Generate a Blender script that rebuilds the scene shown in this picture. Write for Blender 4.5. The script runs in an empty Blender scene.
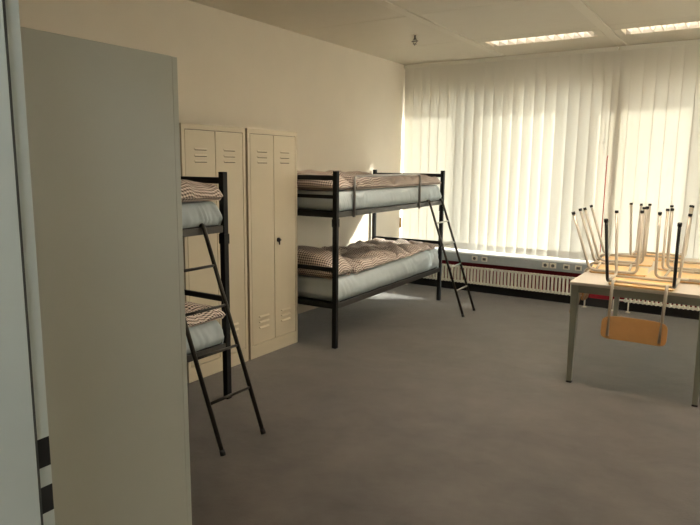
import bpy, bmesh, math, random
from mathutils import Vector, Matrix, noise
random.seed(4)
sc = bpy.context.scene
COL = sc.collection

# ------------------------------------------------------------------ materials
def mat(name, col, rough=.6, metal=0, spec=.5, noise_amt=0, noise_scale=8, bump=0, bump_scale=60, sheen=0):
    m = bpy.data.materials.new(name); m.use_nodes = True
    nt = m.node_tree; b = nt.nodes['Principled BSDF']
    b.inputs['Base Color'].default_value = (*col, 1); b.inputs['Roughness'].default_value = rough
    b.inputs['Metallic'].default_value = metal; b.inputs['Specular IOR Level'].default_value = spec
    if sheen: b.inputs['Sheen Weight'].default_value = sheen
    tc = nt.nodes.new('ShaderNodeTexCoord')
    if noise_amt:
        n = nt.nodes.new('ShaderNodeTexNoise'); n.inputs['Scale'].default_value = noise_scale
        n.inputs['Detail'].default_value = 6
        nt.links.new(tc.outputs['Object'], n.inputs['Vector'])
        r = nt.nodes.new('ShaderNodeMapRange'); r.inputs[1].default_value = .3; r.inputs[2].default_value = .7
        r.inputs[3].default_value = 1-noise_amt; r.inputs[4].default_value = 1+noise_amt
        nt.links.new(n.outputs['Fac'], r.inputs['Value'])
        x = nt.nodes.new('ShaderNodeVectorMath'); x.operation = 'SCALE'; x.inputs[0].default_value = col
        nt.links.new(r.outputs['Result'], x.inputs['Scale'])
        nt.links.new(x.outputs['Vector'], b.inputs['Base Color'])
    if bump:
        n = nt.nodes.new('ShaderNodeTexNoise'); n.inputs['Scale'].default_value = bump_scale
        n.inputs['Detail'].default_value = 3
        nt.links.new(tc.outputs['Object'], n.inputs['Vector'])
        bp = nt.nodes.new('ShaderNodeBump'); bp.inputs['Strength'].default_value = bump; bp.inputs['Distance'].default_value = .01
        nt.links.new(n.outputs['Fac'], bp.inputs['Height']); nt.links.new(bp.outputs['Normal'], b.inputs['Normal'])
    return m

M_wall = mat('wall_paint', (.72,.645,.54), .9, noise_amt=.02, noise_scale=3, bump=.08, bump_scale=180)
M_red = mat('red_paint', (.27,.004,.016), .7)
M_ceil = mat('ceiling_metal', (.62,.57,.47), .5, noise_amt=.015)
M_strip = mat('ceiling_strip', (.66,.61,.51), .5)
M_seam = mat('seam_dark', (.12,.11,.09), .8)
M_locker = mat('locker_enamel', (.56,.48,.35), .42, noise_amt=.02, noise_scale=5)
M_lockgap = mat('locker_gap', (.06,.05,.04), .9)
M_cab = mat('cabinet_enamel', (.40,.39,.33), .5, noise_amt=.02, noise_scale=4)
M_jamb = mat('jamb_enamel', (.56,.60,.57), .55, noise_amt=.02, noise_scale=6)
M_black = mat('black_steel', (.010,.010,.010), .6, spec=.22)
M_ladder = mat('dark_bronze_steel', (.04,.035,.028), .35, .6)
M_chrome = mat('worn_chrome', (.55,.53,.48), .3, .9)
M_lock = mat('lock_metal', (.05,.04,.035), .35, .6)
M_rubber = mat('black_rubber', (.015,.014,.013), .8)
M_headrail = mat('headrail_white', (.86,.84,.78), .4)
M_seal = mat('grey_seal', (.07,.072,.066), .8)
M_radi = mat('radiator_enamel', (.80,.76,.66), .45)
M_duct = mat('duct_aluminium', (.36,.39,.40), .4, .1, noise_amt=.04, noise_scale=20)
M_sill = mat('sill_stone', (.80,.82,.85), .35)
M_socket = mat('socket_cream', (.70,.66,.55), .5)
M_socketdark = mat('socket_dark', (.09,.085,.08), .6)
M_frame = mat('window_frame_paint', (.55,.53,.48), .5)
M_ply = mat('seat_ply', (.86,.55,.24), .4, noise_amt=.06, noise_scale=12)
M_plyshade = mat('backrest_ply_shade', (.42,.21,.07), .4, noise_amt=.08, noise_scale=10)  # seat ply darkened: shade of the backlit backrests is put into this colour
M_tube = mat('chair_tube', (.50,.43,.34), .35, .25)
M_tubedark = mat('chair_tube_dark', (.05,.046,.042), .35, .3)
M_top = mat('table_laminate', (.60,.53,.44), .4, noise_amt=.02)
M_apron = mat('table_steel', (.27,.27,.22), .45, .1)
M_cordred = mat('red_cord', (.75,.04,.06), .6)
M_brass = mat('cord_weight', (.55,.30,.08), .4, .3)
M_louver = mat('louver_aluminium', (.90,.86,.80), .4, 0)
M_railgrey = mat('guard_grey', (.30,.28,.26), .3, .8)
M_siderail = mat('side_rail_grey', (.06,.055,.05), .35, .5)

def carpet():
    m = mat('carpet', (.1,.08,.07), 0.6, spec=.4)
    nt = m.node_tree; b = nt.nodes['Principled BSDF']
    tc = nt.nodes.new('ShaderNodeTexCoord')
    a = nt.nodes.new('ShaderNodeTexNoise'); a.inputs['Scale'].default_value = 2.6; a.inputs['Detail'].default_value = 8; a.inputs['Roughness'].default_value = .65
    f = nt.nodes.new('ShaderNodeTexNoise'); f.inputs['Scale'].default_value = 160; f.inputs['Detail'].default_value = 3
    nt.links.new(tc.outputs['Object'], a.inputs['Vector']); nt.links.new(tc.outputs['Object'], f.inputs['Vector'])
    mx = nt.nodes.new('ShaderNodeMath'); mx.operation = 'MULTIPLY_ADD'; mx.inputs[1].default_value = .45
    nt.links.new(f.outputs['Fac'], mx.inputs[0]); nt.links.new(a.outputs['Fac'], mx.inputs[2])
    r = nt.nodes.new('ShaderNodeValToRGB')
    r.color_ramp.elements[0].position = .52; r.color_ramp.elements[0].color = (.033,.024,.019,1)
    r.color_ramp.elements[1].position = .92; r.color_ramp.elements[1].color = (.086,.067,.056,1)
    nt.links.new(mx.outputs[0], r.inputs['Fac']); nt.links.new(r.outputs['Color'], b.inputs['Base Color'])
    bp = nt.nodes.new('ShaderNodeBump'); bp.inputs['Strength'].default_value = .5; bp.inputs['Distance'].default_value = .006
    nt.links.new(mx.outputs[0], bp.inputs['Height']); nt.links.new(bp.outputs['Normal'], b.inputs['Normal'])
    b.inputs['Sheen Weight'].default_value = 1.0; b.inputs['Sheen Roughness'].default_value = .3
    return m
M_carpet = carpet()

def gingham():
    m = mat('gingham_cotton', (.7,.6,.55), .9, spec=.2)
    nt = m.node_tree; b = nt.nodes['Principled BSDF']; L = nt.links
    uv = nt.nodes.new('ShaderNodeUVMap'); sp = nt.nodes.new('ShaderNodeSeparateXYZ'); L.new(uv.outputs['UV'], sp.inputs[0])
    outs = []
    for ax in 'XY':
        mu = nt.nodes.new('ShaderNodeMath'); mu.operation = 'MULTIPLY'; mu.inputs[1].default_value = 1/.022
        L.new(sp.outputs[ax], mu.inputs[0])
        fr = nt.nodes.new('ShaderNodeMath'); fr.operation = 'FRACT'; L.new(mu.outputs[0], fr.inputs[0])
        gt = nt.nodes.new('ShaderNodeMath'); gt.operation = 'GREATER_THAN'; gt.inputs[1].default_value = .5
        L.new(fr.outputs[0], gt.inputs[0]); outs.append(gt)
    ad = nt.nodes.new('ShaderNodeMath'); ad.operation = 'ADD'; L.new(outs[0].outputs[0], ad.inputs[0]); L.new(outs[1].outputs[0], ad.inputs[1])
    dv = nt.nodes.new('ShaderNodeMath'); dv.operation = 'MULTIPLY'; dv.inputs[1].default_value = .5; L.new(ad.outputs[0], dv.inputs[0])
    r = nt.nodes.new('ShaderNodeValToRGB'); e = r.color_ramp.elements; r.color_ramp.interpolation = 'CONSTANT'
    e[0].position = 0; e[0].color = (.84,.74,.66,1); e[1].position = .75; e[1].color = (.035,.028,.028,1)
    k = e.new(.25); k.color = (.50,.39,.33,1)
    L.new(dv.outputs[0], r.inputs['Fac']); L.new(r.outputs['Color'], b.inputs['Base Color'])
    return m
M_ging = gingham()
M_sheet = mat('pale_blue_sheet', (.47,.52,.54), .85, spec=.2, bump=.9, bump_scale=5)

def slat_mat(name='blind_fabric', tr=.32):
    m = bpy.data.materials.new(name); m.use_nodes = True; nt = m.node_tree; nt.nodes.clear()
    o = nt.nodes.new('ShaderNodeOutputMaterial'); mx = nt.nodes.new('ShaderNodeMixShader'); mx.inputs[0].default_value = tr
    d = nt.nodes.new('ShaderNodeBsdfDiffuse'); t = nt.nodes.new('ShaderNodeBsdfTranslucent')
    tc = nt.nodes.new('ShaderNodeTexCoord'); n = nt.nodes.new('ShaderNodeTexNoise'); n.inputs['Scale'].default_value = 300
    nt.links.new(tc.outputs['Object'], n.inputs['Vector'])
    r = nt.nodes.new('ShaderNodeValToRGB'); r.color_ramp.elements[0].color = (.81,.79,.74,1); r.color_ramp.elements[1].color = (.88,.86,.81,1)
    nt.links.new(n.outputs['Fac'], r.inputs[0])
    nt.links.new(r.outputs[0], d.inputs[0]); nt.links.new(r.outputs[0], t.inputs[0])
    nt.links.new(d.outputs[0], mx.inputs[1]); nt.links.new(t.outputs[0], mx.inputs[2]); nt.links.new(mx.outputs[0], o.inputs[0])
    return m
M_slat = slat_mat()
M_fillvoile = slat_mat('fill_voile', .90)  # translucent cloth for the added side window, glows with sun as fill

def glass_mat():
    m = bpy.data.materials.new('window_glass'); m.use_nodes = True; nt = m.node_tree; nt.nodes.clear()
    o = nt.nodes.new('ShaderNodeOutputMaterial'); mx = nt.nodes.new('ShaderNodeMixShader'); mx.inputs[0].default_value = .06
    t = nt.nodes.new('ShaderNodeBsdfTransparent'); g = nt.nodes.new('ShaderNodeBsdfGlossy'); g.inputs['Roughness'].default_value = .02
    t.inputs[0].default_value = (.93,.96,.95,1)
    nt.links.new(t.outputs[0], mx.inputs[1]); nt.links.new(g.outputs[0], mx.inputs[2]); nt.links.new(mx.outputs[0], o.inputs[0])
    return m
M_glass = glass_mat()

def emit(name, col, s):
    m = bpy.data.materials.new(name); m.use_nodes = True; b = m.node_tree.nodes['Principled BSDF']
    b.inputs['Base Color'].default_value = (*col,1); b.inputs['Emission Color'].default_value = (*col,1); b.inputs['Emission Strength'].default_value = s
    return m
LAMP = 2.5
M_lamp = emit('fluorescent_tube', (1,.93,.82), LAMP)

# ------------------------------------------------------------------ mesh helpers
def bm_new(): return bmesh.new()
def box(bm, x0,x1,y0,y1,z0,z1, bev=0, seg=2, mi=0):
    r = bmesh.ops.create_cube(bm, size=1)
    vs = r['verts']
    for v in vs:
        v.co = Vector(((x0+x1)/2+v.co.x*(x1-x0), (y0+y1)/2+v.co.y*(y1-y0), (z0+z1)/2+v.co.z*(z1-z0)))
    if mi or bev:
        fs = {f for v in vs for f in v.link_faces}
        for f in fs: f.material_index = mi
    if bev:
        es = list({e for v in vs for e in v.link_edges})
        bmesh.ops.bevel(bm, geom=es, offset=bev, segments=seg, profile=.5, affect='EDGES')
def smooth_path(pts, r=.03, n=5):
    """round the corners of a polyline"""
    P = [Vector(p) for p in pts]; out = [P[0]]
    for i in range(1, len(P)-1):
        a, b, c = P[i-1], P[i], P[i+1]
        d1 = (a-b); d2 = (c-b); rr = min(r, d1.length*.49, d2.length*.49)
        s = b + d1.normalized()*rr; e = b + d2.normalized()*rr
        for k in range(n+1):
            t = k/n; out.append((1-t)**2*s + 2*t*(1-t)*b + t*t*e)
    out.append(P[-1]); return out
def tube(bm, pts, r, seg=10, mi=0, ry=None):
    P = [Vector(p) for p in pts]; rings = []; up = None
    for i, p in enumerate(P):
        t = (P[min(i+1,len(P)-1)] - P[max(i-1,0)]).normalized()
        if up is None:
            up = Vector((0,0,1)) if abs(t.z) < .9 else Vector((0,1,0))
        a = t.cross(up).normalized(); b = a.cross(t).normalized(); up = b
        rr = r[i] if isinstance(r, (list,tuple)) else r
        rings.append([bm.verts.new(p + a*math.cos(2*math.pi*k/seg)*rr + b*math.sin(2*math.pi*k/seg)*rr) for k in range(seg)])
    for i in range(len(rings)-1):
        for k in range(seg):
            f = bm.faces.new((rings[i][k], rings[i][(k+1)%seg], rings[i+1][(k+1)%seg], rings[i+1][k])); f.smooth = True; f.material_index = mi
    f = bm.faces.new(rings[0]); f.material_index = mi
    f = bm.faces.new(list(reversed(rings[-1]))); f.material_index = mi
def bar(bm, a, b, w, h, bev=.003, mi=0):
    """rectangular bar from a to b; w across (horizontal), h across the other way"""
    a = Vector(a); b = Vector(b); d = b-a; L = d.length; t = d.normalized()
    up = Vector((0,0,1)) if abs(t.z) < .9 else Vector((0,1,0))
    s = t.cross(up).normalized(); u = s.cross(t).normalized()
    M = Matrix((s, t, u)).transposed()
    r = bmesh.ops.create_cube(bm, size=1); vs = r['verts']
    for v in vs: v.co = (a+b)/2 + M @ Vector((v.co.x*w, v.co.y*L, v.co.z*h))
    for f in {f for v in vs for f in v.link_faces}: f.material_index = mi
    if bev: bmesh.ops.bevel(bm, geom=list({e for v in vs for e in v.link_edges}), offset=bev, segments=2, profile=.5, affect='EDGES')
def obj(name, bm, mats, parent=None, smooth=False, recalc=True):
    if recalc: bmesh.ops.recalc_face_normals(bm, faces=bm.faces[:])
    me = bpy.data.meshes.new(name); bm.to_mesh(me); bm.free()
    for m in (mats if isinstance(mats, (list,tuple)) else [mats]): me.materials.append(m)
    if smooth:
        for p in me.polygons: p.use_smooth = True
    o = bpy.data.objects.new(name, me); COL.objects.link(o)
    if parent: o.parent = parent
    return o
def boxobj(name, dims, m, parent=None, bev=0):
    bm = bm_new(); box(bm, *dims, bev=bev); return obj(name, bm, m, parent)
def tag(o, label, cat, group=None):
    o['label'] = label; o['category'] = cat
    if group: o['group'] = group
    return o
def thing(name, label, cat, loc=(0,0,0), rz=0, group=None):
    o = bpy.data.objects.new(name, None); COL.objects.link(o); o.location = loc; o.rotation_euler = (0,0,rz)
    return tag(o, label, cat, group)
def struct(o, label=None, cat=None):
    o['kind'] = 'structure'
    if label: o['label'] = label
    if cat: o['category'] = cat
    return o
def copy_tree(o, parent=None):
    c = o.copy(); COL.objects.link(c); c.parent = parent
    for ch in o.children: copy_tree(ch, c)
    return c

# ------------------------------------------------------------------ room shell
RX, H = 6.8, 2.803         # right wall, ceiling height
YW = 7.15                  # window wall (inner face below the sill)
YG = 7.45                  # plane of the glass
YN0, YN1 = .417, .567      # entrance wall
struct(boxobj('floor', (-.2, RX+.2, -1.5, YG+.2, -.1, 0), M_carpet), 'brown grey carpet floor of the whole room', 'floor')
struct(boxobj('wall_left', (-.2, 0, YN0-2, YG+.1, 0, 3.0), M_wall), 'plain warm white wall behind the bunk bed and lockers', 'wall')
bm = bm_new(); SY0, SY1, SZ0, SZ1 = 3.3, 6.9, 1.1, 2.65
box(bm, RX, RX+.2, YN0-2, SY0, 0, 3.0); box(bm, RX, RX+.2, SY1, YG+.1, 0, 3.0); box(bm, RX, RX+.2, SY0, SY1, 0, SZ0); box(bm, RX, RX+.2, SY0, SY1, SZ1, 3.0)
struct(obj('wall_right', bm, M_wall), 'plain warm white wall opposite the bunk beds', 'wall')
# window wall: red painted part below the sill, painted lintel above the opening
bm = bm_new()
box(bm, 0, RX, YW, YG+.15, 0, .484, mi=0)
box(bm, 0, RX, YG-.2, YG+.15, 2.52, H, mi=1)
for px, pw in ((1.285, .045), (2.60, .085), (3.865, .05), (5.155, .05)): box(bm, px-pw, px+pw, YG-.12, YG, .50, 2.52, mi=1)
struct(obj('wall_window', bm, [M_red, M_wall]), 'window wall painted dark red below the sill', 'wall')
struct(boxobj('trim_1', (0, RX, 7.0, YG, .484, .50), M_sill, bev=.004), 'white window sill running under the blinds', 'window sill')
# entrance wall with the door opening
bm = bm_new()
JX0, JX1, JH = 2.852, 3.93, 2.11
box(bm, 0, JX0-.03, YN0, YN1, 0, H); box(bm, JX1+.03, RX, YN0, YN1, 0, H); box(bm, JX0-.03, JX1+.03, YN0, YN1, JH+.03, H)
struct(obj('wall_entrance', bm, M_wall), 'wall with the doorway the room is seen from', 'wall')
# corridor behind the camera
struct(boxobj('wall_corridor', (-.2, RX+.2, -1.7, -1.5, 0, 3.0), M_wall), 'corridor wall behind the doorway', 'wall')

# ceiling of metal panels: dark seams between panels, pale strips between the bays
bm = bm_new()
box(bm, -.2, RX+.2, -1.7, YG+.1, H+.10, H+.16, mi=1)
BAYX = [0, 1.285, 2.575, 3.865, 5.155, 6.8]
lights = [(1, 6.25, 6.55), (2, 6.31, 6.61), (1, 4.10, 4.40), (2, 4.16, 4.46), (3, 4.16, 4.46), (3, 6.31, 6.61), (4, 2.0, 2.3), (4, 4.16, 4.46), (4, 6.31, 6.61)]
SEAMY = [-1.7, .57, 2.45, 3.67, 4.885, 6.10, YG-.2]
def strip_w(i): return .045
for i in range(len(BAYX)-1):
    xa = BAYX[i] + (0 if i == 0 else .045); xb = BAYX[i+1] - (.045 if i < len(BAYX)-2 else 0)
    lys = sorted([(a, b) for (k, a, b) in lights if k == i])
    cuts = sorted(set(SEAMY))
    for a, b in zip(cuts[:-1], cuts[1:]):
        segs = [(a+.003, b-.003)]
        for la, lb in lys:
            ns = []
            for s, e in segs:
                if lb <= s or la >= e: ns.append((s, e))
                else:
                    if la > s: ns.append((s, la-.002))
                    if lb < e: ns.append((lb+.002, e))
            segs = ns
        for s, e in segs: box(bm, xa+.002, xb-.002, s, e, H, H+.03, mi=0)
struct(obj('ceiling', bm, [M_ceil, M_seam]), 'beige metal panel ceiling', 'ceiling')
for i, x in enumerate(BAYX[1:-1]):
    bm = bm_new(); box(bm, x-.043, x+.043, -1.5, YG-.2, H-.006, H+.03, bev=.002)
    struct(obj('trim_%d' % (i+2), bm, M_strip), 'flat pale strip between two ceiling bays, number %d from the left wall' % (i+1), 'ceiling strip')

# ------------------------------------------------------------------ windows
def window(n, x0, x1):
    bm = bm_new(); w = .06
    y0, y1 = YG, YG+.07; z0, z1 = .50, 2.52
    box(bm, x0, x0+w, y0, y1, z0, z1, .004); box(bm, x1-w, x1, y0, y1, z0, z1, .004)
    box(bm, x0+w, x1-w, y0, y1, z0, z0+.12, .004); box(bm, x0+w, x1-w, y0, y1, z1-w, z1, .004)
    o = struct(obj('window_%d' % n, bm, M_frame), 'window bay %d behind the vertical blinds' % n, 'window')
    g = boxobj('pane', (x0+w, x1-w, y0+.03, y0+.036, z0+.12, z1-w), M_glass, o)
edges = [.02, 1.285, 2.575, 3.865, 5.155, 6.78]
for i in range(5): window(i+1, edges[i], edges[i+1])

bm = bm_new()
for k in range(5):
    y = SY0 + (SY1-SY0-.06)*k/4; box(bm, RX+.1, RX+.16, y, y+.06, SZ0, SZ1, .004)
for z in (SZ0, SZ1-.06): box(bm, RX+.1, RX+.16, SY0, SY1, z, z+.06, .004)
side = struct(obj('window_6', bm, M_frame), 'unseen side window with thin white drape, added in the right wall for fill light', 'window')  # unseen window added to bring fill light from the right
boxobj('pane', (RX+.125, RX+.131, SY0+.03, SY1-.03, SZ0+.03, SZ1-.03), M_glass, side)
bm = bm_new(); n = 220; th = .001
P = [(RX+.05+.018*math.sin(k*.55), SY0+(SY1-SY0)*k/n) for k in range(n+1)]
a = [[bm.verts.new((x+o, y, z)) for (x, y) in P] for o in (0, th) for z in (SZ0+.002, SZ1-.002)]
for k in range(n):
    bm.faces.new((a[0][k], a[0][k+1], a[1][k+1], a[1][k])); bm.faces.new((a[2][k+1], a[2][k], a[3][k], a[3][k+1]))
    bm.faces.new((a[0][k+1], a[0][k], a[2][k], a[2][k+1])); bm.faces.new((a[1][k], a[1][k+1], a[3][k+1], a[3][k]))
obj('fill_curtain', bm, M_fillvoile, side)  # added sheet that spreads the sun into soft fill light

# ------------------------------------------------------------------ vertical blinds
YB, ZB0, ZB1 = 7.146, .513, 2.745
def slat(x, th, parent):
    bm = bm_new(); w = .132; n = 8; t = .0012
    def row(off, sag):
        return [(Vector(((k/n-.5)*w, -sag*(1-(2*k/n-1)**2)+off, 0))) for k in range(n+1)]
    def sheet(z0, z1, off):
        f = row(off, .004); b = row(off+t, .004)
        lo = [bm.verts.new((p.x, p.y, z0)) for p in f] + [bm.verts.new((p.x, p.y, z0)) for p in reversed(b)]
        hi = [bm.verts.new((p.x, p.y, z1)) for p in f] + [bm.verts.new((p.x, p.y, z1)) for p in reversed(b)]
        N = len(lo)
        for k in range(N):
            q = bm.faces.new((lo[k], lo[(k+1)%N], hi[(k+1)%N], hi[k]))
        for k in range(n):
            bm.faces.new((lo[k], lo[k+1], lo[N-2-k], lo[N-1-k])); bm.faces.new((hi[k], hi[N-1-k], hi[N-2-k], hi[k+1]))
    sheet(0, ZB1-ZB0+.0115, 0); sheet(.004, .085, .003); sheet(.006, .083, .006)           # the hem holds a weight: a second layer
    bmesh.ops.translate(bm, verts=bm.verts[:], vec=(0,0,0))
    o = obj('slat', bm, M_slat, parent); o.location = (x, YB, ZB0); o.rotation_euler = (0,0,math.radians(th))
    return o
def blind(x0, x1, xs, ths, label):
    t = thing('vertical_blind', label, 'window blind', (0,0,0), 0, 'vertical blinds along the window wall')
    bm = bm_new(); box(bm, x0, x1, YB-.018, YB+.018, ZB1+.012, ZB1+.05, .003)
    box(bm, x0, x1, YB-.021, YB-.018, ZB1+.006, ZB1+.022)
    obj('headrail', bm, M_headrail, t)
    for x, th in zip(xs, ths): slat(x, th, t)
    return t
xs1 = [.087, .21, .329, .446, .563, .680, .797, .915, 1.032, 1.150, 1.268, 1.386, 1.502, 1.628, 1.750, 1.870, 1.995, 2.123, 2.245, 2.364, 2.478]
ths1 = [2, 2, 2, 2, 2, 5, 11, 18, 20, 21, 19, 20, 20, 17, 14, 13, 14, 14, 13, 12, 12]
blind(.012, 2.535, xs1, ths1, 'left vertical blind of cream fabric slats, from the left wall to the red cord')
xs2 = [2.565] + [2.622 + .1207*k for k in range(34)]; xs2 = [x for x in xs2 if x < 6.72]
ths2 = [8 if k == 0 else 2 if x < 3.65 else -42 for k, x in enumerate(xs2)]
blind(2.55, 6.78, xs2, ths2, 'right vertical blind of cream fabric slats, behind the table of chairs')
bm = bm_new(); tube(bm, [(2.517, YB+.03, 2.745), (2.517, YB+.03, 1.72), (2.513, YB-.028, 1.64), (2.513, YB-.03, .62)], .0035, 8)
tag(obj('pull_cord', bm, M_cordred), 'red pull cord hanging where the two vertical blinds meet', 'cord')
bm = bm_new(); tube(bm, [(.02, YB-.03, 2.73), (.018, YB-.03, .86)], .0015, 6)
cw = obj('cord_weight', bm, M_socket); tag(cw, 'orange brown weight on the thin cord at the left end of the blinds', 'cord weight')
bm = bm_new(); tube(bm, [(.018, YB-.03, .87), (.018, YB-.03, .855), (.018, YB-.03, .74), (.018, YB-.03, .73)], [.004, .013, .013, .006], 12)
obj('weight', bm, M_brass, cw)

# ------------------------------------------------------------------ cable duct with sockets, radiators
t = thing('cable_duct', 'grey metal cable duct with cream sockets below the window sill', 'cable duct')
bm = bm_new(); box(bm, 0.01, RX-.01, 7.0, YW, .380, .484, .004); box(bm, .01, RX-.01, 6.996, 7.0, .384, .388); box(bm, .01, RX-.01, 6.996, 7.0, .474, .477)
obj('duct_body', bm, M_duct, t)
for i, (x, kind) in enumerate([(1.111,0),(1.235,1),(1.960,0),(2.045,0),(2.193,1),(2.322,1)]):
    bm = bm_new(); box(bm, x-.035, x+.035, 6.988, 7.0, .412, .469, .003)
    s = obj('socket', bm, M_socket, t)
    bm = bm_new()
    if kind == 0: tube(bm, [(x, 6.9885, .4405), (x, 6.9865, .4405)], .019, 16); 
    else: box(bm, x-.02, x+.02, 6.9865, 6.9885, .425, .455)
    obj('socket_insert', bm, M_socketdark, s)

def radiator(x0, n, label, valve_x):
    t = thing('radiator', label, 'radiator', (x0, 7.055, 0), 0, 'column radiators under the window')
    p = .0425
    for k in range(n):
        x = p*(k+.5); bm = bm_new()
        for dy in (-.012, .012):
            tube(bm, smooth_path([(x, dy*.35, .318), (x, dy, .306), (x, dy, .135), (x, dy*.35, .118)], .02, 4), .0115, 8)
        tube(bm, [(x, -.02, .312), (x, .02, .312)], .0135, 8)
        tube(bm, [(x, -.02, .124), (x, .02, .124)], .0135, 8)
        tube(bm, [(x-p*.5, 0, .312), (x+p*.5, 0, .312)], .014, 8); tube(bm, [(x-p*.5, 0, .128), (x+p*.5, 0, .128)], .014, 8)
        obj('radiator_column', bm, M_radi, t)
    L = p*n
    for x in (.05, L-.03):
        bm = bm_new(); tube(bm, [(x, 0, .125), (x, 0, .012)], .007, 8); tube(bm, [(x, 0, .012), (x, 0, 0)], [.012, .028], 12)
        obj('foot', bm, M_radi, t)
    bm = bm_new(); tube(bm, smooth_path([(valve_x[0], 0, .128), (valve_x[1], 0, .128), (valve_x[1], 0, .012)], .02), .009, 8); tube(bm, [(valve_x[1],0,.012),(valve_x[1],0,0)], [.012,.03], 12)
    obj('pipe', bm, M_radi, t)
    return t
radiator(.10, 52, 'long white column radiator between the left wall and the table', (2.21, 2.30))
radiator(2.80, 52, 'long white column radiator seen behind the table legs', (0, -.10))

struct(boxobj('shade_strip_window', (0, RX, YW-.014, YW, 0, .095), M_rubber, bev=.002), 'black strip standing in for the deep shade under the radiators', 'shade_strip')  # black strip that paints the deep shade below the radiators
# ------------------------------------------------------------------ ceiling lights and sprinkler
lab = {(1,6.25): 'louvred ceiling light nearest the window in front of the left blind', (2,6.31): 'louvred ceiling light nearest the window in front of the right blind',
       (1,4.10): 'louvred ceiling light at the very top edge of the photo', (2,4.16): 'louvred ceiling light further back in the second bay',
       (3,4.16): 'louvred ceiling light in the third bay away from window', (3,6.31): 'louvred ceiling light in the third bay by the window',
       (4,2.0): 'louvred ceiling light of the right bay nearest the entrance', (4,4.16): 'lit louvred ceiling light in the middle of the right bay',
       (4,6.31): 'lit louvred ceiling light of the right bay by the window'}
for (i, a, b) in lights:
    xa = BAYX[i]+.05; xb = BAYX[i]+1.24; c = (a+b)/2
    t = thing('ceiling_light', lab[(i,a)], 'ceiling light', (xa, c, H), 0, 'louvred ceiling lights')
    Lx = xb-xa; w = (b-a)/2
    bm = bm_new()
    box(bm, 0, Lx, -w, w, .09, .094); box(bm, 0, Lx, -w, -w+.012, -.002, .09); box(bm, 0, Lx, w-.012, w, -.002, .09)
    box(bm, 0, .07, -w+.012, w-.012, -.002, .09); box(bm, Lx-.07, Lx, -w+.012, w-.012, -.002, .09)
    obj('housing', bm, M_strip, t)
    # side reflectors (curved) and cross blades
    bm = bm_new()
    for s in (-1, 1):
        prof = [(w*.93*s, 0), (w*.80*s, .03), (w*.72*s, .06), (w*.70*s, .085)]
        vs = [[bm.verts.new((x, y, z)) for (y, z) in prof] for x in (.07, Lx-.07)]
        for k in range(3): bm.faces.new((vs[0][k], vs[0][k+1], vs[1][k+1], vs[1][k]))
    obj('reflector', bm, M_louver, t)
    n = 11
    for k in range(n):
        x = .07 + (Lx-.14)*(k+.5)/n; bm = bm_new()
        pr = [(-w*.88, 0), (w*.88, 0), (w*.72, .05), (-w*.72, .05)]
        lo = [bm.verts.new((x-.004-.014*(z>0), y, z)) for y, z in pr]; hi = [bm.verts.new((x+.004+.014*(z>0), y, z)) for y, z in pr]
        bm.faces.new(lo); bm.faces.new(list(reversed(hi)))
        for q in range(4): bm.faces.new((lo[q], lo[(q+1)%4], hi[(q+1)%4], hi[q]))
        obj('louvre_blade', bm, M_louver, t)
    bm = bm_new(); tube(bm, [(.08, 0, .07), (Lx-.08, 0, .07)], .013, 10)
    obj('lamp_tube', bm, M_lamp, t)

t = thing('fire_sprinkler', 'small metal sprinkler hanging from the ceiling', 'sprinkler', (.945, 5.60, H))
bm = bm_new(); tube(bm, [(0,0,0),(0,0,-.004)], .03, 16); obj('escutcheon', bm, M_ceil, t)
bm = bm_new(); tube(bm, [(0,0,-.004),(0,0,-.05)], .008, 10)
for s in (-1,1): tube(bm, smooth_path([(.006*s,0,-.03),(.02*s,0,-.045),(.02*s,0,-.07),(.004*s,0,-.085)], .01), .003, 6)
obj('sprinkler_body', bm, M_lock, t)
bm = bm_new(); tube(bm, [(0,0,-.085),(0,0,-.088)], .02, 12); tube(bm, [(0,0,-.088),(0,0,-.10)], .004, 8)
tube(bm, [(-.035,0,-.06),(.035,0,-.06)], .004, 6)
obj('deflector', bm, M_lock, t)

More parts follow.
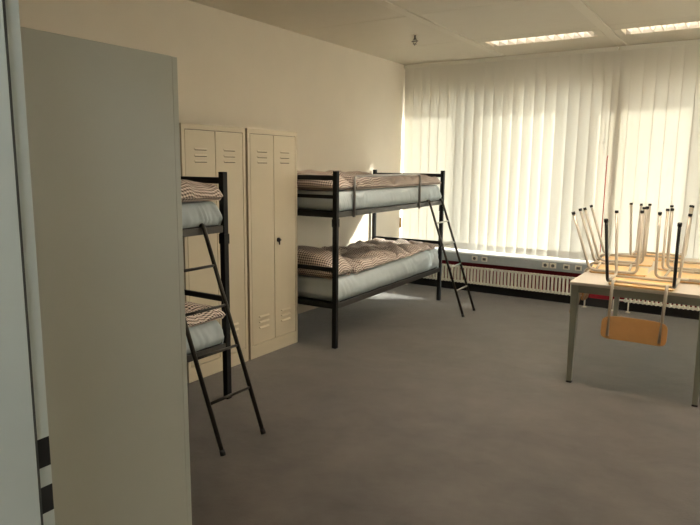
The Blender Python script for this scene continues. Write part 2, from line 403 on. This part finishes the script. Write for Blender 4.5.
# ------------------------------------------------------------------ lockers
def louver(bm, y, z, w, outward=.006, slot=True):
    """pressed ventilation slot on the +x face: a small hood, open underneath"""
    v = [bm.verts.new(c) for c in ((0,y,z+.012),(0,y+w,z+.012),(outward,y+w-.006,z),(outward,y+.006,z),(0,y,z),(0,y+w,z))]
    for q in ((0,1,2,3),(0,3,4),(1,5,2),(4,3,2,5)):
        bm.faces.new([v[i] for i in q])
    if not slot: return
    a = [bm.verts.new(c) for c in ((.0012,y+.004,z-.006),(.0012,y+w-.004,z-.006),(.0012,y+w-.004,z-.001),(.0012,y+.004,z-.001))]
    f = bm.faces.new(a); f.material_index = 1
def locker(y0, y1, xf, label, lock):
    D = .455; Z = 1.805; W = y1-y0
    t = thing('locker', label, 'locker', (xf, y0, 0), 0, 'two door steel lockers along the left wall')
    bm = bm_new()
    e = .0015
    # carcass: sides, top, bottom, back, front frame
    box(bm, -D, 0, e, .028, 0, Z); box(bm, -D, 0, W-.028, W-e, 0, Z)
    box(bm, -D, 0, .028, W-.028, Z-.036, Z); box(bm, -D, 0, .028, W-.028, 0, .105)
    box(bm, -D, -D+.004, .028, W-.028, .105, Z-.036)
    box(bm, -.03, -.022, .028, W-.028, .105, Z-.036, mi=1)
    obj('body', bm, [M_locker, M_lockgap], t)
    mid = W/2
    for k, (a, b) in enumerate(((.031, mid-.002), (mid+.002, W-.031))):
        bm = bm_new(); box(bm, -.02, 0, a, b, .109, Z-.040, .003)
        c = (a+b)/2
        for z in (1.635, 1.592, 1.552): louver(bm, c-.06, z, .12)
        for z in (.325, .28, .235): louver(bm, c-.06, z, .12, .013, False)
        d = obj('door', bm, [M_locker, M_lockgap], t, recalc=False)
        if k == 1 and lock:
            bm = bm_new(); tube(bm, [(-.002, a+.045, .93), (.012, a+.045, .93)], .018, 14); tube(bm, [(.012, a+.045, .93), (.026, a+.045, .93)], .010, 10)
            box(bm, .012, .02, a+.040, a+.050, .890, .93, .002)
            obj('lock', bm, M_lock, d)
        elif k == 1:
            bm = bm_new(); tube(bm, [(-.002, a+.045, .93), (.006, a+.045, .93)], .012, 14); obj('lock', bm, M_lock, d)
    return t
locker(2.878, 3.500, .63, 'beige two door locker partly behind the nearer bunk bed, farther from the window', False)
locker(3.522, 4.133, .63, 'beige two door locker beside the far bunk bed, dark lock on its right door', True)

# tall cabinet next to the doorway, seen from its side
t = thing('cabinet', 'large plain grey beige cabinet side filling the left foreground', 'cabinet', (2.619, .585, 0))
bm = bm_new(); box(bm, -1.2, 0, 0, .49, 0, 1.8, .0015); obj('body', bm, M_cab, t)
for k in range(2):
    bm = bm_new(); box(bm, -1.199+.6*k, -.601+.6*k, .4905, .508, .06, 1.7995, .0015); obj('door', bm, M_cab, t)

# ------------------------------------------------------------------ door frame on the left of the doorway
bm = bm_new()
xr, xb = JX0+.012, JX0            # reveal face, rebate face
box(bm, JX0-.03, xr, YN0-.02, .535, 0, JH+.02, .002)     # reveal
box(bm, JX0-.03, xb, .539, YN1-.0005, 0, JH+.02, .001)     # rebate carrying the strike openings
box(bm, JX0-.09, JX0-.03, YN0-.02, YN0-.001, 0, JH+.08)    # corridor casing
box(bm, JX1, JX1+.03, YN0-.02, YN1+.008, 0, JH+.02, .002)
box(bm, JX1+.03, JX1+.09, YN0-.02, YN0-.001, 0, JH+.08)
box(bm, xr, JX1, YN0-.02, YN1+.008, JH-.0, JH+.03)
d = struct(obj('door_1', bm, M_jamb), 'grey steel door frame at the left edge, with two latch openings', 'door frame')
bm = bm_new(); box(bm, JX0-.02, xr-.002, .5345, .5395, 0, JH); obj('seal', bm, M_seal, d)
for z0, z1 in ((1.013, 1.066), (.928, .977)):
    bm = bm_new(); box(bm, xb-.01, xb+.0008, .543, .5655, z0, z1); obj('latch_opening', bm, M_rubber, d)

# ------------------------------------------------------------------ bunk beds  (local: x across from back to front rail, y along, origin at near front foot)
def mesh_grid_closed(nx, ny, fn):
    """closed cushion-like sheet: fn(u,v,side) -> co; uv from fn2"""
    pass
def bunk(loc, rz, L, W, label, ladder_y, lad_foot, guard=True):
    t = thing('bunk_bed', label, 'bunk bed', loc, rz, 'black steel bunk beds')
    s = .02
    for (x, y) in ((0, 0), (0, L), (-W, 0), (-W, L)):
        bm = bm_new(); box(bm, x-s, x+s, y-s, y+s, 0, 1.49, .003)
        if x == 0: box(bm, x-s-.004, x+s+.004, y-s-.004, y+s+.004, 1.035, 1.10, .002)
        obj('post', bm, M_black, t)
    for y in (0, L):
        for z0, z1 in ((1.415, 1.455), (.655, .69)):
            bm = bm_new(); box(bm, -W+s, -s, y-.012, y+.012, z0, z1, .003); obj('end_rail', bm, M_black, t)
        if y == 0:
            bm = bm_new(); box(bm, -W+s, -s, y-.012, y+.012, 1.265, 1.295, .003); obj('end_rail', bm, M_black, t)
    for z in (1.11, .34):
        for y in (0, L):
            bm = bm_new(); box(bm, -W+s, -s, y-.014, y+.014, z, z+.045, .003); obj('end_rail', bm, M_black, t)
        for x, m in ((0, M_siderail), (-W, M_black)):
            bm = bm_new(); box(bm, x-.014, x+.014, s, L-s, z, z+.045, .003); obj('side_rail', bm, m, t)
        bm = bm_new(); box(bm, -W+.014, -.014, .02, L-.02, z+.028, z+.040); obj('bed_base', bm, M_black, t)
    if guard:
        bm = bm_new(); x = .022
        tube(bm, smooth_path([(x, .26, 1.10), (x, .26, 1.448), (x, 1.60, 1.455), (x, 1.60, 1.10)], .06, 6), .013, 10)
        obj('guard_rail', bm, M_railgrey, t)
    # ladder hooked on the upper side rail
    bm = bm_new(); tops = []; feet = []
    for ya, fy in zip(ladder_y, lad_foot[1]):
        top = Vector((.028, ya, 1.155)); foot = Vector((lad_foot[0], fy, 0)); tops.append(top); feet.append(foot)
        tube(bm, smooth_path([(-.0, ya, 1.165), (.02, ya, 1.172), tuple(top), tuple(foot)], .02, 4), .0125, 10)
    ld = obj('ladder', bm, M_ladder, t)
    for q in (.19, .385, .58, .78):
        bm = bm_new(); tube(bm, [tops[0].lerp(feet[0], q), tops[1].lerp(feet[1], q)], .009, 8); obj('rung', bm, M_chrome if guard else M_ladder, ld)
    for f, tp in zip(feet, tops):
        bm = bm_new(); dr = (tp-f).normalized(); tube(bm, [f+dr*.001, f+dr*.03], .0145, 10); obj('foot_cap', bm, M_rubber, ld)
    return t
def cushion(name, x0, x1, y0, y1, z0, top, m, loc, rz, label, cat, group, nx=48, ny=110, edge=.04, fold=0):
    """solid soft body: flat bottom at z0, upper surface top(x,y), rounded rim; UVs in metres along the surface"""
    bm = bm_new(); uvl = bm.loops.layers.uv.new('UVMap')
    def rim(d, e): 
        d = max(0., min(1., d/e)); return math.sqrt(max(0., 1-(1-d)**2))
    zf = z0 if callable(z0) else (lambda y: z0)
    V = {}
    cl = lambda k, n: (1-math.cos(math.pi*k/n))/2
    for i in range(nx+1):
        for j in range(ny+1):
            x = x0+(x1-x0)*cl(i,nx); y = y0+(y1-y0)*cl(j,ny)
            h = top(x, y)-zf(y)
            d = min(x-x0, x1-x, y-y0, y1-y)
            dx = min(x-x0, x1-x); dy = min(y-y0, y1-y)
            f = rim(dx, edge)*rim(dy, edge)
            k = .12 + .88*f
            zz = zf(y) + h*(.3+.7*f)
            if fold and x1-x < .06:      # creases of the fitted sheet on the open side
                a = noise.noise(Vector((y*2.1, 3.3, 0)))
                q = noise.noise(Vector(((y*1.0+zz*(1.2+1.5*a))*8, zz*2.5, 5.1)))
                x += fold*(abs(q)*2-.5)*max(0, min(1, .55+a*1.6))*(1-(x1-x)/.06) - .006*(1-(x1-x)/.06)
            V[i,j] = bm.verts.new((x, y, zz))
    Bv = {}
    for i in range(nx+1):
        for j in range(ny+1):
            if i in (0,nx) or j in (0,ny):
                x = x0+(x1-x0)*cl(i,nx); y = y0+(y1-y0)*cl(j,ny)
                cx = (x0+x1)/2; cy = (y0+y1)/2
                xx = x - math.copysign(edge*.5, x-cx)*(i in (0,nx)); yy = y - math.copysign(edge*.5, y-cy)*(j in (0,ny))
                Bv[i,j] = bm.verts.new((xx, yy, zf(y)+.008))
    def face(vs, uvs):
        f = bm.faces.new(vs); f.smooth = True
        for l, u in zip(f.loops, uvs): l[uvl].uv = u
    AU = {}; AV = {}
    for j in range(ny+1):
        a = 0
        for i in range(nx+1):
            if i: a += (V[i,j].co-V[i-1,j].co).length
            AU[i,j] = a
        c = AU[nx//2,j]
        for i in range(nx+1): AU[i,j] -= c
    for i in range(nx+1):
        a = 0
        for j in range(ny+1):
            if j: a += (V[i,j].co-V[i,j-1].co).length
            AV[i,j] = a
    for i in range(nx):
        for j in range(ny):
            q = [(i,j),(i+1,j),(i+1,j+1),(i,j+1)]
            face([V[k] for k in q], [(AU[k], AV[k]) for k in q])
    ring = [(i,0) for i in range(nx)] + [(nx,j) for j in range(ny)] + [(i,ny) for i in range(nx,0,-1)] + [(0,j) for j in range(ny,0,-1)]
    n = len(ring); acc = 0
    for k in range(n):
        a, b = ring[k], ring[(k+1)%n]
        step = (V[a].co-V[b].co).length
        za, zb = V[a].co.z, V[b].co.z
        face([Bv[a], Bv[b], V[b], V[a]], [(acc, 0), (acc+step, 0), (acc+step, zb-Bv[b].co.z), (acc, za-Bv[a].co.z)])
        acc += step
    f = bm.faces.new([Bv[k] for k in reversed(ring)])
    bmesh.ops.recalc_face_normals(bm, faces=bm.faces[:])
    o = obj(name, bm, m, recalc=False); o.location = loc; o.rotation_euler = (0,0,rz)
    return tag(o, label, cat, group)

def N(x, y, s, z=0): return noise.noise(Vector((x*s, y*s, z)))
def bedding(loc, rz, L, W, z, which, near):
    """mattress, duvet and pillow of one bunk, z = top of bed base"""
    g = 'bunk'
    lev = 'upper' if z > .8 else 'lower'
    bed = 'nearer bunk bed' if near else 'far bunk bed by the window'
    zb = 1.318 if lev == 'upper' else .57
    if near: zb = 1.295 if lev == 'upper' else .54
    tilt = .05 if lev == 'lower' and not near else .012
    zt = lambda y: zb + tilt*y/L
    sd = {'u':1.3,'l':5.1}[lev[0]] + (9 if near else 0)
    cushion('mattress', -W+.024, (.012 if not near else .025), .03, L-.03, z, lambda x, y: zt(y) + .004*N(x,y,4,sd), M_sheet, loc, rz,
            'pale blue mattress on the %s bunk of the %s' % (lev, bed), 'mattress', 'mattresses in pale blue sheets', 40, 200, .05, .02)
    hb = (.105 if lev == 'upper' else .09) if near else .095 if lev == 'upper' else .08
    y0 = .34 if not near else .5
    # wrinkled duvet
    def dtop(x, y):
        w = .034*N(x*1.2, y, 3.2, sd) + .026*N(x, y*1.3, 7, sd+3) - .026*(1-min(1,3.2*abs(N(x+.5*y, y-.4*x, 4.5, sd+7))))**2
        ext = 0
        if lev == 'upper' and not near: ext = .045*math.exp(-((y-.55)/.35)**2) + .035*math.exp(-((y-1.45)/.3)**2) - .025*math.exp(-((y-1.02)/.13)**2)
        if lev == 'lower' and not near: ext = .035*math.exp(-((y-.75)/.4)**2) - .02*(y/L)
        return zt(y) + hb + w + ext
    x1 = .0 if not near else .03
    cushion('duvet', -W+.03, x1, y0+.012, L-.03, zt, dtop, M_ging, loc, rz,
            'gingham duvet on the %s bunk of the %s' % (lev, bed), 'duvet', 'gingham duvets', 60, 150, .06)
    # pillow / folded end at the head
    def ptop(x, y):
        c = (x+W/2)/(W/2)
        hh = (.165 if lev == 'upper' else .235)
        fold = .018*math.sin((y-.03)*34 + 3*c) 
        return zt(y) + hh*(1-.12*c*c) - .04*max(0,(c))*1.0 + fold*.6 + .015*N(x,y,8,sd+20)
    cushion('pillow', -W+.05, -.03, .035, y0, zt, ptop, M_ging, loc, rz,
            'gingham pillow at one end of %s bunk, %s' % (lev, bed), 'pillow', 'gingham pillows', 40, 30, .11)

FL = (Vector((.912,6.43,0))-Vector((.998,4.17,0))).length
frz = math.atan2(.998-.912, 6.43-4.17)
bunk((.998, 4.17, 0), frz, FL, .87, 'black bunk bed at the far left by the window, ladder facing the window side', (1.85, 2.20), (.535, (1.645, 1.975)))
for z, w in ((1.151, 'upper'), (.381, 'lower')): bedding((.998, 4.17, 0), frz, FL, .87, z, w, False)
NL = 2.24
bunk((1.052, 2.83-NL, 0), 0, NL, .87, 'black bunk bed in front of the lockers, half hidden by the cabinet', (1.70, 2.04), (.56, (1.63, 1.955)), guard=False)
for z, w in ((1.151, 'upper'), (.381, 'lower')): bedding((1.052, 2.83-NL, 0), 0, NL, .87, z, w, True)

# ------------------------------------------------------------------ table
TX0, TX1, TY0, TY1, TZ = 2.828, 3.70, 4.425, 6.25, .745
t = thing('table', 'long pale table with grey steel legs carrying upturned chairs', 'table', (TX0, TY0, 0))
w, l = TX1-TX0, TY1-TY0
bm = bm_new(); box(bm, 0, w, 0, l, TZ-.022, TZ, .003); obj('tabletop', bm, M_top, t)
bm = bm_new()
box(bm, .03, w-.03, .012, .035, TZ-.075, TZ-.022); box(bm, .03, w-.03, l-.035, l-.012, TZ-.075, TZ-.022)
box(bm, .012, .035, .03, l-.03, TZ-.075, TZ-.022); box(bm, w-.035, w-.012, .03, l-.03, TZ-.075, TZ-.022)
obj('apron', bm, M_apron, t)
for sx in (0, 1):
    for sy in (0, 1):
        bm = bm_new(); cx = .035 if sx == 0 else w-.035; cy = .035 if sy == 0 else l-.035
        r = bmesh.ops.create_cube(bm, size=1)
        for v in r['verts']:
            top = v.co.z > 0; h = .026 if top else .017
            v.co = Vector((cx + math.copysign(h, v.co.x), cy + math.copysign(h, v.co.y), TZ-.022 if top else .012))
        bmesh.ops.bevel(bm, geom=bm.edges[:], offset=.003, segments=2, profile=.5, affect='EDGES')
        lg = obj('leg', bm, M_apron, t)
        bm = bm_new(); box(bm, cx-.018, cx+.018, cy-.018, cy+.018, 0, .013, .002); obj('glide', bm, M_rubber, lg)

# ------------------------------------------------------------------ upturned chairs (local: u=+x towards the backrest, w=z above the table top)
def make_chair(label, dark):
    t = thing('chair', label, 'chair', (0,0,0), 0, 'chairs upturned on the table')
    # seat board, slightly dished, lying face down
    def board(nu, nv, u0, u1, v0, v1, fn, th, rr):
        bm = bm_new(); A = {}; B = {}
        for i in range(nu+1):
            for j in range(nv+1):
                a = i/nu*2-1; b = j/nv*2-1
                # superellipse corner rounding
                k = max(abs(a), abs(b)); 
                if k > 0:
                    n = (abs(a)**rr + abs(b)**rr)**(1/rr); f = k/n if n else 1
                else: f = 1
                p, q = a*f, b*f
                u = (u0+u1)/2 + p*(u1-u0)/2; v = (v0+v1)/2 + q*(v1-v0)/2
                z = fn(p, q)
                A[i,j] = bm.verts.new((u, v, z)); B[i,j] = bm.verts.new((u, v, z+th))
        for i in range(nu):
            for j in range(nv):
                for G in (A, B): bm.faces.new((G[i,j], G[i+1,j], G[i+1,j+1], G[i,j+1]))
        ring = [(i,0) for i in range(nu)]+[(nu,j) for j in range(nv)]+[(i,nv) for i in range(nu,0,-1)]+[(0,j) for j in range(nv,0,-1)]
        for k in range(len(ring)):
            a, b = ring[k], ring[(k+1)%len(ring)]
            bm.faces.new((A[a], A[b], B[b], B[a]))
        return bm
    bm = board(10, 10, -.385, .02, -.20, .20, lambda p, q: .002, .011, 14)
    obj('seat', bm, M_ply, t)
    bm = board(8, 14, 0, 1, -.20, .20, lambda p, q: 0, .010, 6)
    # turn the flat board into the curved backrest: local u -> height, curved across v
    for v in bm.verts:
        h, y, th = v.co.x, v.co.y, v.co.z
        z = -.192 - .153*h
        x = .105 + .030*h - .030*(1-(y/.20)**2) + th
        x += .0
        v.co = Vector((x, y, z))
    obj('backrest', bm, M_plyshade, t)
    r = .0105; zr = .026
    # leg and rail frames: rear leg (short, splayed), rail, front leg
    for s in (-1, 1):
        bm = bm_new()
        tube(bm, smooth_path([(.155, s*.214, .452), (.012, s*.203, zr), (-.10, s*.203, zr)], .045, 6), r, 10)
        lg = obj('rear_leg', bm, M_tubedark if dark else M_tube, t)
        bm = bm_new(); tube(bm, [(.152, s*.2137, .442), (.158, s*.2144, .462)], .0135, 10); obj('leg_cap', bm, M_rubber, lg)
        bm = bm_new()
        tube(bm, smooth_path([(-.10, s*.203, zr), (-.315, s*.203, zr), (-.318, s*.233, .482)], .04, 6), r, 10)
        lg = obj('front_leg', bm, M_tube, t)
        bm = bm_new(); tube(bm, [(-.318, s*.2325, .474), (-.318, s*.2337, .492)], .0135, 10); obj('leg_cap', bm, M_rubber, lg)
        bm = bm_new()
        tube(bm, smooth_path([(-.02, s*.165, zr+.004), (.038, s*.165, zr+.004), (.128, s*.158, -.325)], .05, 6), r, 10)
        obj('back_post', bm, M_tube, t)
    bm = bm_new()
    tube(bm, [(-.03, -.205, zr), (-.03, .205, zr)], .009, 8); obj('cross_bar', bm, M_tube, t)
    bm = bm_new(); tube(bm, [(-.26, -.205, zr), (-.26, .205, zr)], .009, 8); obj('cross_bar', bm, M_tube, t)
    return t
spots = [  # position of the rear leg base, heading of the backrest, label, dark rear legs
    ((3.278, 4.445), -90, 'upturned wooden chair with two dark legs, backrest hanging over the near table end', True),
    ((2.856, 5.080), 186, 'nearer of two upturned chairs with backrests over the left table edge', False),
    ((2.822, 5.635), 185, 'farther of two upturned chairs with backrests over the left table edge', False),
    ((3.640, 5.030), 0, 'nearer of two upturned chairs facing out over the right table edge', False),
    ((3.640, 5.580), 6, 'farther of two upturned chairs facing out over the right table edge', False),
    ((3.197, 6.240), 90, 'upturned wooden chair at the far table end next to the blinds', False)]
proto_dark = make_chair(spots[0][2], True)
proto = make_chair(spots[1][2], False)
for i, ((x, y), a, lb, dk) in enumerate(spots):
    o = proto_dark if i == 0 else proto if i == 1 else copy_tree(proto)
    o['label'] = lb; o.location = (x, y, TZ + .0005); o.rotation_euler = (0, 0, math.radians(a))

# ------------------------------------------------------------------ daylight, lamps
w = bpy.data.worlds.new('sky'); sc.world = w; w.use_nodes = True
bg = w.node_tree.nodes['Background']; bg.inputs[0].default_value = (1.0, .985, .96, 1); bg.inputs[1].default_value = 1.0
wn = w.node_tree; wtc = wn.nodes.new('ShaderNodeTexCoord'); wsp = wn.nodes.new('ShaderNodeSeparateXYZ'); wr = wn.nodes.new('ShaderNodeValToRGB')
wn.links.new(wtc.outputs['Generated'], wsp.inputs[0]); wm = wn.nodes.new('ShaderNodeMapRange')
wm.inputs[1].default_value = -1; wm.inputs[2].default_value = 1; wn.links.new(wsp.outputs['Z'], wm.inputs[0]); wn.links.new(wm.outputs[0], wr.inputs[0])
SKY = 5.0
el = wr.color_ramp.elements; el[0].position = .46; el[0].color = (.16, .15, .13, 1); el[1].position = .52; el[1].color = (1, .985, .96, 1)
wv = wn.nodes.new('ShaderNodeVectorMath'); wv.operation = 'SCALE'; wv.inputs['Scale'].default_value = SKY
wn.links.new(wr.outputs[0], wv.inputs[0]); wn.links.new(wv.outputs[0], bg.inputs[0])
def area(name, loc, rot, sx, sy, e, col, portal=False):
    l = bpy.data.lights.new(name, 'AREA'); l.shape = 'RECTANGLE'; l.size = sx; l.size_y = sy; l.energy = e; l.color = col
    if portal: l.cycles.is_portal = True
    o = bpy.data.objects.new(name, l); COL.objects.link(o); o.location = loc; o.rotation_euler = rot; return o
area('sky_portal', (3.4, YG+.16, 1.51), (math.radians(-90), 0, 0), 6.8, 2.04, 1, (1,1,1), True)
s = bpy.data.lights.new('sun', 'SUN'); s.energy = 13; s.angle = math.radians(3.2); s.color = (1, .95, .86)
so = bpy.data.objects.new('sun', s); COL.objects.link(so)
so.rotation_euler = Vector((-1.45, -1, -.85)).to_track_quat('-Z', 'Y').to_euler()
area('side_portal', (RX+.22, (SY0+SY1)/2, (SZ0+SZ1)/2), (0, math.radians(90), 0), 1.55, 3.6, 1, (1,1,1), True)
area('corridor_lamp', (3.4, -.6, 2.78), (0, 0, 0), 1.2, .3, 14, (.86, .95, 1))
for (i, a, b) in lights:
    if i < 4: area('room_lamp', (BAYX[i]+.645, (a+b)/2, H+.054), (0, 0, 0), 1.02, .19, 1.0 if a > 5 else 7 if i == 3 else 24, (1, .90, .76))

# ------------------------------------------------------------------ camera
yaw, pit, rol, F = .574677835, .157387618, .0107512105, 613.905252
f = Vector((-math.sin(yaw)*math.cos(pit), math.cos(yaw)*math.cos(pit), -math.sin(pit)))
r = Vector((math.cos(yaw), math.sin(yaw), 0)); u = r.cross(f)
r2 = r*math.cos(rol)+u*math.sin(rol); u2 = -r*math.sin(rol)+u*math.cos(rol)
cd = bpy.data.cameras.new('camera'); cam = bpy.data.objects.new('camera', cd); COL.objects.link(cam)
cd.sensor_width = 36; cd.sensor_fit = 'HORIZONTAL'; cd.lens = F/700*36; cd.clip_start = .02
m = Matrix((r2, u2, -f)).transposed().to_4x4(); m.translation = Vector((3.843, 0, 1.54))
cam.matrix_world = m
sc.camera = cam
sc.view_settings.view_transform = 'Standard'; sc.view_settings.look = 'None'; sc.view_settings.gamma = 1
sc.view_settings.use_curve_mapping = False; sc.view_settings.exposure = 1.08
sc.cycles.max_bounces = 10; sc.cycles.diffuse_bounces = 7; sc.cycles.transmission_bounces = 8; sc.cycles.transparent_max_bounces = 12
sc.cycles.caustics_reflective = False; sc.cycles.caustics_refractive = False
sc.cycles.sample_clamp_indirect = 6
